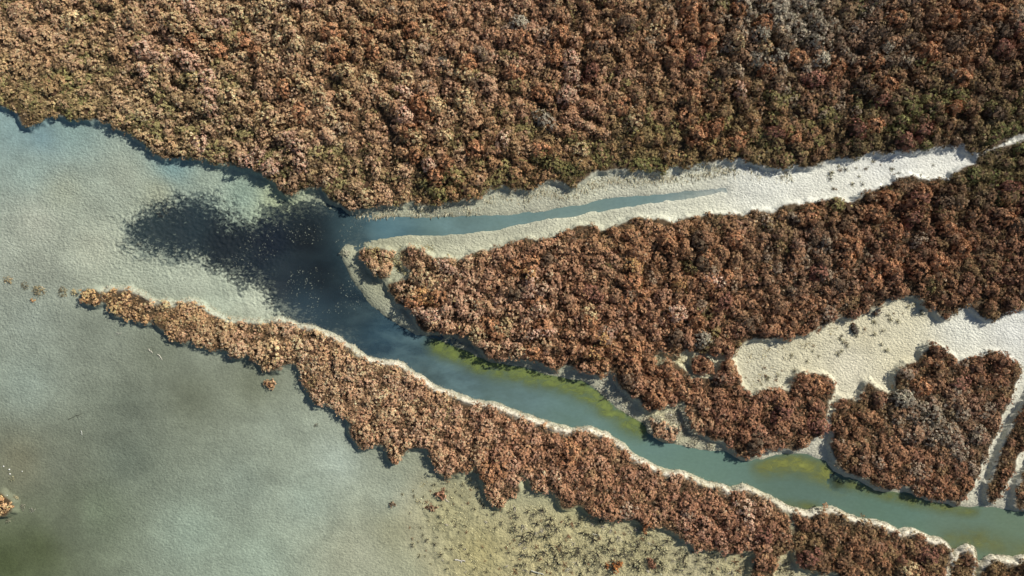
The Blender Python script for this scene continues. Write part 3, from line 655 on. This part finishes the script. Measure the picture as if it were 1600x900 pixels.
rng = np.random.default_rng(31)
edge = [(548,333),(570,333),(600,327),(628,328),(650,323),(690,325),(735,319),(762,305),(785,300),(815,305),(850,293),(893,299),(915,287),(940,276),(985,274),(1020,274),(1050,271),(1095,264),(1130,259),(1172,259),(1200,268),(1240,266)]
x, y, nr = along(edge, 7000, 0.22, rng, 0.30)
dn = 0.25 + fbm(x * 0.5, y * 0.5, 7, 3)
k = rng.random(len(x)) < sstep(0.5, 0.9, dn); x, y = x[k], y[k]
link('dry_grass', new_mesh('dry_grass', *blades(x, y, -0.3, -1.0, 0.42, 0.018, 0.12, alb((244,232,196)), rng)), MAT_S, 'straw-coloured dead grass hanging from the upper bank above the narrow channel arm', 'dry grass', kind='stuff')
def rimgrass(pl, n, label):
    x, y, nr = along(pl, n, 0.10, rng, -0.14)
    V = blades(x, y, 0.3, 0.7, 0.19, 0.02, 0.75, alb((244,233,204)), rng)
    link('dry_grass', new_mesh('dry_grass', *V), MAT_S, label, 'dry grass', kind='stuff')
for pl, n, label in ((RIM1, 4200, 'cream dry grass fringe along the channel side of the long scrub ribbon'),
                     (RIM2, 1300, 'cream dry grass fringe round the top of the bottom right scrub block'),
                     (RIM3, 350, 'cream dry grass fringe round the small scrub finger at the bottom edge'),
                     (RIM4, 450, 'cream dry grass fringe above the bottom right corner scrub')):
    rimgrass(pl, n, label)
def field_grass(poly, n, col, label, ln=0.3, wd=0.032, lift=0.35, dx=-0.3, dy=-0.2, thr=0.45):
    P = wp(poly); lo, hi = P.min(0), P.max(0)
    x = rng.uniform(lo[0], hi[0], n); y = rng.uniform(lo[1], hi[1], n)
    D = sdf(P); k = (samp(D, x, y) + (fbm(x, y, 19, 3) - 0.5) * 1.2 > 0) & (samp(SDW, x, y) < -0.1)
    f = fbm(x * 1.5, y * 1.5, 23, 3); k &= rng.random(n) < sstep(thr - 0.15, thr + 0.2, f)
    link('dry_grass', new_mesh('dry_grass', *blades(x[k], y[k], dx, dy, ln, wd, lift, alb(col), rng)), MAT_S, label, 'dry grass', kind='stuff')
field_grass([(1008,650),(1018,640),(1050,634),(1072,628),(1074,655),(1085,678),(1115,690),(1142,700),(1155,712),(1130,704),(1090,702),(1050,694),(1020,680)], 22000, (232,224,196), 'pale withered grass round the low russet clump on the channel bank')
field_grass([(1020,575),(1022,550),(1035,548),(1080,565),(1082,590),(1060,568)], 2500, (222,210,172), 'pale withered grass in the small clearing above the russet bush lobe')
field_grass([(1150,560),(1200,530),(1300,500),(1360,490),(1330,520),(1240,560),(1190,600),(1165,605)], 5000, (222,208,165), 'thin yellowish dry grass at the upper margin of the salt pan', 0.22, thr=0.58)
field_grass([(600,380),(660,378),(720,405),(660,395),(630,392),(626,410),(640,430),(612,442),(600,448),(612,425),(620,405),(600,385)], 5000, (205,196,150), 'pale grass in the gap behind the detached tip clump')
field_grass([(925,600),(950,588),(985,625),(1010,645),(1005,660),(960,632)], 2500, (222,216,192), 'grey withered grass on the bank beside the long algae band', 0.25)
field_grass([(640,770),(690,745),(750,745),(765,800),(800,785),(870,800),(1000,822),(1080,855),(1180,868),(1240,880),(1240,950),(760,950),(690,880)], 26000, (222,214,168), 'olive withered turf sprinkled over the mud below the long ribbon', 0.22, 0.03, 0.35, -0.2, -0.2, 0.55)

# ------------------------------------------------------------------ dead shrubs and twigs
def tube(P, r0, r1, sides=4):
    P = np.asarray(P, float); n = len(P); V = []; Fv = []
    for i in range(n):
        d = P[min(i + 1, n - 1)] - P[max(i - 1, 0)]; d = d / (np.linalg.norm(d) + 1e-9)
        a = np.cross(d, [0.3, 0.2, 1.0]); a = a / (np.linalg.norm(a) + 1e-9); b = np.cross(d, a)
        rr = r0 + (r1 - r0) * i / (n - 1)
        for s in range(sides):
            g_ = 2 * math.pi * s / sides
            V.append(P[i] + (a * math.cos(g_) + b * math.sin(g_)) * rr)
    for i in range(n - 1):
        for s in range(sides):
            t_ = (s + 1) % sides
            Fv.append((i * sides + s, i * sides + t_, (i + 1) * sides + t_, (i + 1) * sides + s))
    return np.array(V), np.array(Fv)

def dead_mesh(seed, col, nst, ln, leaf=0.0):
    rg = np.random.default_rng(seed); parts = []
    for k in range(nst):
        a = rg.uniform(0, 2 * math.pi); el = rg.uniform(0.25, 1.0); L = ln * rg.uniform(0.5, 1.0)
        d = np.array([math.cos(a) * math.cos(el), math.sin(a) * math.cos(el), math.sin(el)])
        p0 = np.array([0, 0, -0.03]); p1 = d * L * 0.5 + rg.normal(0, 0.02, 3); p2 = d * L + rg.normal(0, 0.04, 3)
        V, Fv = tube([p0, p1, p2], 0.026, 0.010)
        parts.append((V, Fv, np.tile(alb(col) * rg.uniform(0.7, 1.25), (len(Fv), 1))))
        e = p1 + (d + rg.normal(0, 0.5, 3)) * L * 0.35
        V, Fv = tube([p1, e], 0.012, 0.006)
        parts.append((V, Fv, np.tile(alb(col) * rg.uniform(0.7, 1.25), (len(Fv), 1))))
    V, Fc, C = sprigs(np.array([[0, 0, -0.02]]), np.array([ln * 0.7]), np.array([ln * 0.16]), np.array([alb(leaf or (200, 192, 148))]), 45, rg, jit=1.0, tr=0.12)
    parts.append((V, Fc, C))
    return new_mesh('dead_shrub', *merge(parts))

kinds = [dict(m=[dead_mesh(300 + k, (84, 78, 68), 10, 0.55) for k in range(4)], word='dark grey twiggy'),
         dict(m=[dead_mesh(320 + k, (205, 196, 180), 7, 0.40) for k in range(3)], word='bleached whitish'),
         dict(m=[dead_mesh(340 + k, (150, 120, 90), 8, 0.36, (165, 130, 95)) for k in range(3)], word='dull brown')]
P = wp(DEAD); rg = np.random.default_rng(77)
placed = []
tries = 0
while len(placed) < 260 and tries < 20000:
    tries += 1
    px_ = rg.uniform(600, 1235); py_ = rg.uniform(735, 897)
    X, Y = w(px_, py_)
    a1 = np.array([X]); b1 = np.array([Y])
    if samp(SDD, a1, b1)[0] < 0.1 or samp(VEG, a1, b1)[0] > -0.15: continue
    if rg.random() > 0.15 + 0.85 * float(sstep(660, 900, np.array(px_))): continue
    if fbm(a1 * 0.6, b1 * 0.6, 171, 3)[0] < 0.42 + 0.1 * rg.normal(): continue
    if any((px_ - q[0]) ** 2 + (py_ - q[1]) ** 2 < 8 ** 2 for q in placed): continue
    placed.append((px_, py_))
for px_, py_ in placed:
    u = rg.random(); kd = kinds[0] if u < 0.62 else kinds[1] if u < 0.82 else kinds[2]
    X, Y = w(px_, py_); z = float(ground_z(np.array([X]), np.array([Y]))[0][0])
    where = 'on the smooth olive mud left of the turf' if px_ < 800 else 'in the withered turf below the ribbon'
    o = link('dead_shrub', kd['m'][rg.integers(len(kd['m']))], MAT_D, '%s dead shrub stub %s' % (kd['word'], where), 'dead shrub',
             '%s dead stubs %s' % (kd['word'], where), loc=(X, Y, z))
    o.rotation_euler = (0, 0, rg.uniform(0, 6.28)); s_ = rg.uniform(0.45, 1.25) * (0.5 if px_ < 800 else 0.9); o.scale = (s_,) * 3

spots = []
while len(spots) < 70:
    u = rg.random()
    if u < 0.7: px_ = rg.uniform(1150, 1440); py_ = 596 - (px_ - 1150) * 0.42 + rg.exponential(16) - 6
    else: px_ = rg.uniform(1290, 1460); py_ = rg.uniform(252, 300)
    X, Y = w(px_, py_)
    if samp(VEG, np.array([X]), np.array([Y]))[0] > -0.12 or py_ > 640: continue
    spots.append((px_, py_))
for px_, py_ in spots:
    kd = kinds[0] if rg.random() < 0.75 else kinds[2]
    X, Y = w(px_, py_); z = float(ground_z(np.array([X]), np.array([Y]))[0][0])
    where = 'at the upper margin of the pale salt pan' if py_ > 400 else 'on the white bank of the narrow arm'
    o = link('dead_shrub', kd['m'][rg.integers(len(kd['m']))], MAT_D, 'small %s dead shrub stub %s' % (kd['word'], where), 'dead shrub',
             'small %s dead stubs %s' % (kd['word'], where), loc=(X, Y, z))
    o.rotation_euler = (0, 0, rg.uniform(0, 6.28)); o.scale = (rg.uniform(0.25, 0.6),) * 3

def solo(px_, py_, rad, hgt, col, name, label, cat, seed, dens=260, size=0.85, tr=0.10):
    rg = np.random.default_rng(seed)
    X, Y = w(px_, py_); z = float(ground_z(np.array([X]), np.array([Y]))[0][0])
    z3 = np.zeros((1, 3)); r1 = np.array([rad * S]); h1 = np.array([hgt])
    n = 4; c = np.concatenate([z3, np.column_stack([rg.normal(0, rad * S * (0.5 if hgt >= 0.16 else 0.18), n), rg.normal(0, rad * S * (0.5 if hgt >= 0.16 else 0.18), n), np.zeros(n)])])
    rr = np.concatenate([r1 * 0.7, np.full(n, rad * S * 0.5)]); hh = np.concatenate([h1, np.full(n, hgt * 0.65)])
    cl = np.tile(alb(col), (n + 1, 1)) * np.exp(rg.normal(0, 0.12, (n + 1, 1)))
    return link(name, new_mesh(name, *merge([sprigs(c, rr, hh, cl, dens, rg, size=size, tr=0.08 if hgt < 0.16 else tr)] + ([cores(c, rr, hh, rg)] if hgt >= 0.16 else []))), MAT_F, label, cat, loc=(X, Y, z - 0.02))
solo(423, 600, 9, 0.45, (222,172,130), 'shrub', 'lone peach-tan shrub on the bare mud below the ribbon', 'shrub', 1)
solo(692, 774, 8, 0.35, (200,150,120), 'shrub', 'lone pinkish shrub with a white stick at its foot on the olive mud', 'shrub', 2)
solo(675, 791, 6, 0.28, (185,150,120), 'shrub', 'small brownish shrub just below the lone pinkish shrub', 'shrub', 3)
solo(613, 786, 5, 0.22, (170,150,125), 'shrub', 'tiny greyish shrub on pale mud furthest left of the stubs', 'shrub', 4)
solo(620, 716, 8, 0.4, (205,155,118), 'shrub', 'tan shrub hanging off the lower edge of the ribbon beside the mud bay', 'shrub', 5)
solo(961, 886, 9, 0.45, (205,135,80), 'shrub', 'bright orange-brown shrub at the bottom edge in the withered turf', 'shrub', 6)
solo(1018, 880, 9, 0.35, (165,120,95), 'shrub', 'dull brown shrub right of the bright orange one in the withered turf', 'shrub', 7)
solo(1012, 817, 8, 0.4, (195,135,90), 'shrub', 'small russet shrub poking from the lower edge of the ribbon into the turf', 'shrub', 8)
solo(890, 97, 10, 0.4, (135,165,60), 'shrub', 'bright green shrub alone in the brown thicket', 'shrub', 9)
solo(692, 105, 13, 0.7, (110,108,100), 'shrub', 'dark grey leafless bush left of the bright green shrub', 'shrub', 10)
solo(1335, 488, 6, 0.4, (135,125,115), 'shrub', 'small grey shrub at the upper edge of the salt pan', 'shrub', 11)
solo(1331, 513, 8, 0.35, (120,115,105), 'shrub', 'grey twiggy shrub on the salt pan below its upper edge', 'shrub', 12)
solo(1365, 490, 7, 0.45, (118,112,108), 'shrub', 'dark grey round shrub where the salt pan widens', 'shrub', 13)
solo(15, 438, 9, 0.13, (158,142,108), 'marsh_tuft', 'faint straw tuft at the left edge in line with the ribbon', 'tuft', 14, 120)
solo(62, 455, 13, 0.13, (152,140,108), 'marsh_tuft', 'broad low straw tuft on the mud left of the ribbon', 'tuft', 15, 120)
solo(40, 447, 9, 0.10, (146,140,116), 'marsh_tuft', 'grey-tan tuft touching the broad low straw tuft', 'tuft', 16, 110)
solo(100, 456, 11, 0.13, (148,140,112), 'marsh_tuft', 'grey-green tuft just left of the golden clump', 'tuft', 17, 120)
solo(118, 458, 8, 0.12, (176,160,120), 'marsh_tuft', 'small straw tuft touching the golden clump', 'tuft', 18, 130)
solo(53, 468, 4, 0.15, (205,160,110), 'marsh_tuft', 'tiny orange tuft below the broad low straw tuft', 'tuft', 19, 200)
solo(26, 777, 6, 0.12, (176,168,132), 'marsh_tuft', 'small straw tuft right of the orange-tan tussock', 'tuft', 20, 170)
solo(20, 748, 6, 0.08, (150,148,118), 'marsh_tuft', 'olive tuft above the orange-tan tussock', 'tuft', 21, 120)
solo(16, 813, 7, 0.08, (128,128,108), 'marsh_tuft', 'dark weedy tuft below the orange-tan tussock', 'tuft', 22, 130)
solo(38, 790, 6, 0.07, (142,142,124), 'marsh_tuft', 'grey weedy tuft second right of the orange-tan tussock', 'tuft', 23, 120)
solo(52, 796, 6, 0.07, (154,154,138), 'marsh_tuft', 'pale weedy tuft third right of the orange-tan tussock', 'tuft', 24, 110)
solo(495, 665, 5, 0.08, (130,130,114), 'marsh_tuft', 'dark weed tuft on the mud below the ribbon bend', 'tuft', 25, 130)
solo(541, 396, 9, 0.12, (178,174,150), 'marsh_tuft', 'round pale tuft on the mud spit at the pool edge', 'tuft', 26, 150)

def stick(p0, p1, r, col, label, dz=0.03):
    (x0, y0), (x1, y1) = w(*p0), w(*p1)
    cx, cy = (x0 + x1) / 2, (y0 + y1) / 2
    zs = [max(float(ground_z(np.array([a]), np.array([b]))[0][0]), 0.0) for a, b in ((x0, y0), (x1, y1), (cx, cy))]
    z = max(zs); rg = np.random.default_rng(int(p0[0] * 7 + p0[1]))
    n = 6; pts = []
    for i in range(n):
        t = i / (n - 1)
        pts.append((x0 + (x1 - x0) * t - cx + rg.normal(0, 0.03), y0 + (y1 - y0) * t - cy + rg.normal(0, 0.03), r * 0.8 + abs(rg.normal(0, 0.008))))
    parts = [tube(pts, r, r * 0.55, 6)]
    m = pts[3]; parts.append(tube([m, (m[0] + (y1 - y0) * 0.25, m[1] - (x1 - x0) * 0.25, r)], r * 0.7, r * 0.4, 5))
    Vf = merge([(V, Fv, np.tile(alb(col), (len(Fv), 1))) for V, Fv in parts])
    link('driftwood_stick', new_mesh('driftwood_stick', *Vf), MAT_D, label, 'stick', loc=(cx, cy, z))
stick((232,545), (240,551), 0.035, (215,212,195), 'short bleached stick on the mud below the ribbon, the upper left of a pair')
stick((248,553), (256,562), 0.035, (215,212,195), 'short bleached stick on the mud below the ribbon, the lower right of a pair')
stick((183,520), (190,521), 0.03, (205,205,190), 'tiny pale stick near the foot of the golden end of the ribbon')
stick((128,672), (130,679), 0.03, (205,208,198), 'lone upright-lying white stick on the smooth dark mud')
stick((108,655), (130,645), 0.022, (85,88,78), 'thin dark stick lying on the smooth grey mud')
stick((694,777), (702,783), 0.04, (215,205,185), 'white stick at the foot of the lone pinkish shrub')
stick((937,627), (948,618), 0.03, (70,72,66), 'dark twig poking into the channel at the end of the algae band')
stick((1298,745), (1304,738), 0.03, (60,62,55), 'dark twig at the water edge under the right hand scrub island')
stick((712,873), (726,875), 0.05, (222,216,205), 'pale driftwood piece with its light end up in the sparse stubs')
stick((924,833), (938,836), 0.045, (215,210,190), 'pale bent stick lying in the withered turf')
stick((830,890), (850,896), 0.05, (205,205,190), 'long pale stick near the bottom edge on olive mud')

def pebble(px_, py_, r, label):
    X, Y = w(px_, py_); z = float(ground_z(np.array([X]), np.array([Y]))[0][0])
    rg = np.random.default_rng(int(px_ * 3 + py_)); V = []; Fv = []
    n, mth = 8, 5
    for i in range(mth):
        th = math.pi * (i + 0.001) / (mth - 1 + 0.002)
        for j in range(n):
            k = r * rg.uniform(0.85, 1.1); a = 2 * math.pi * j / n
            V.append((k * math.sin(th) * math.cos(a), k * math.sin(th) * math.sin(a) * 0.8, k * 0.6 * math.cos(th)))
    for i in range(mth - 1):
        for j in range(n):
            Fv.append((i * n + j, (i + 1) * n + j, (i + 1) * n + (j + 1) % n, i * n + (j + 1) % n))
    link('white_shell', new_mesh('white_shell', np.array(V), np.array(Fv), np.tile(alb((245, 245, 240)), (len(Fv), 1)), smooth=True), MAT_D, label, 'shell', loc=(X, Y, z + r * 0.3))
pebble(7, 728, 0.07, 'white shell nearest the left edge above the orange-tan tussock')
pebble(16, 733, 0.08, 'white shell upper one of a close pair above the tussock')
pebble(17, 740, 0.07, 'white shell lower one of a close pair above the tussock')
pebble(36, 736, 0.05, 'small white shell furthest right above the tussock')
pebble(16, 772, 0.05, 'tiny white shell just above the tussock')

# pale flecks of scum drifting on the dark pool
rg = np.random.default_rng(5)
n = 1700
x = rg.uniform(-22, -11.5, n); y = rg.uniform(-2, 5, n)
k = (samp(np.maximum(SDP, SDW), x, y) > 0.4) & (fbm(x * 0.7, y * 0.7, 3, 3) > 0.5) & (ground_z(x, y)[0] < -0.03)
x, y = x[k], y[k]; n = len(x)
rr = 0.012 + 0.035 * rg.random(n) ** 2.5; a0 = rg.uniform(0, 6.28, n)
ring = np.stack([np.stack([x + rr * rg.uniform(0.6, 1.1, n) * np.cos(a0 + q * 1.2566), y + rr * rg.uniform(0.6, 1.1, n) * np.sin(a0 + q * 1.2566), np.full(n, 0.004)], 1) for q in range(5)], 1)
top = np.stack([x, y, np.full(n, 0.02)], 1)
V = np.concatenate([ring, top[:, None]], 1).reshape(-1, 3)
Fv = np.concatenate([np.stack([np.arange(n) * 6 + q, np.arange(n) * 6 + (q + 1) % 5, np.arange(n) * 6 + 5], 1) for q in range(5)])
link('scum_flecks', new_mesh('scum_flecks', V, Fv, np.tile(alb((165, 168, 150)), (len(Fv), 1))), MAT_D, 'pale flecks of scum scattered over the dark pool', 'scum', kind='stuff')

# ------------------------------------------------------------------ camera, sun, sky
cam = bpy.data.cameras.new('camera'); co = bpy.data.objects.new('camera', cam); COL.objects.link(co)
cam.sensor_width = 36; cam.lens = 18 / (40 / H); cam.clip_end = 6000
co.location = (0, 0, H); co.rotation_euler = (0, 0, 0)
scene.camera = co

EL = math.radians(35); AZ = math.radians(33)          # sun stands to the upper right of the picture
sx, sy, sz = math.cos(EL) * math.cos(AZ), math.cos(EL) * math.sin(AZ), math.sin(EL)
sun = bpy.data.lights.new('sun', 'SUN'); sun.energy = 4.9; sun.angle = math.radians(0.5); sun.color = (1.0, 0.95, 0.86)
so = bpy.data.objects.new('sun', sun); COL.objects.link(so); so.location = (30, 20, 60)
from mathutils import Vector
so.rotation_euler = Vector((sx, sy, sz)).to_track_quat('Z', 'Y').to_euler()
wd = bpy.data.worlds.new('World'); scene.world = wd; wd.use_nodes = True
nt = wd.node_tree; sky = nt.nodes.new('ShaderNodeTexSky'); sky.sky_type = 'NISHITA'; sky.sun_disc = False
sky.sun_elevation = EL; sky.sun_rotation = math.pi / 2 - AZ
bg = nt.nodes['Background']; bg.inputs[1].default_value = 0.06
nt.links.new(sky.outputs[0], bg.inputs[0])
cy = scene.cycles; cy.max_bounces = 4; cy.diffuse_bounces = 2; cy.glossy_bounces = 2; cy.transparent_max_bounces = 6; cy.caustics_reflective = False; cy.caustics_refractive = False
vs = scene.view_settings; vs.view_transform = 'Standard'; vs.look = 'None'; vs.gamma = 1.0; vs.exposure = 0.5; vs.use_curve_mapping = False
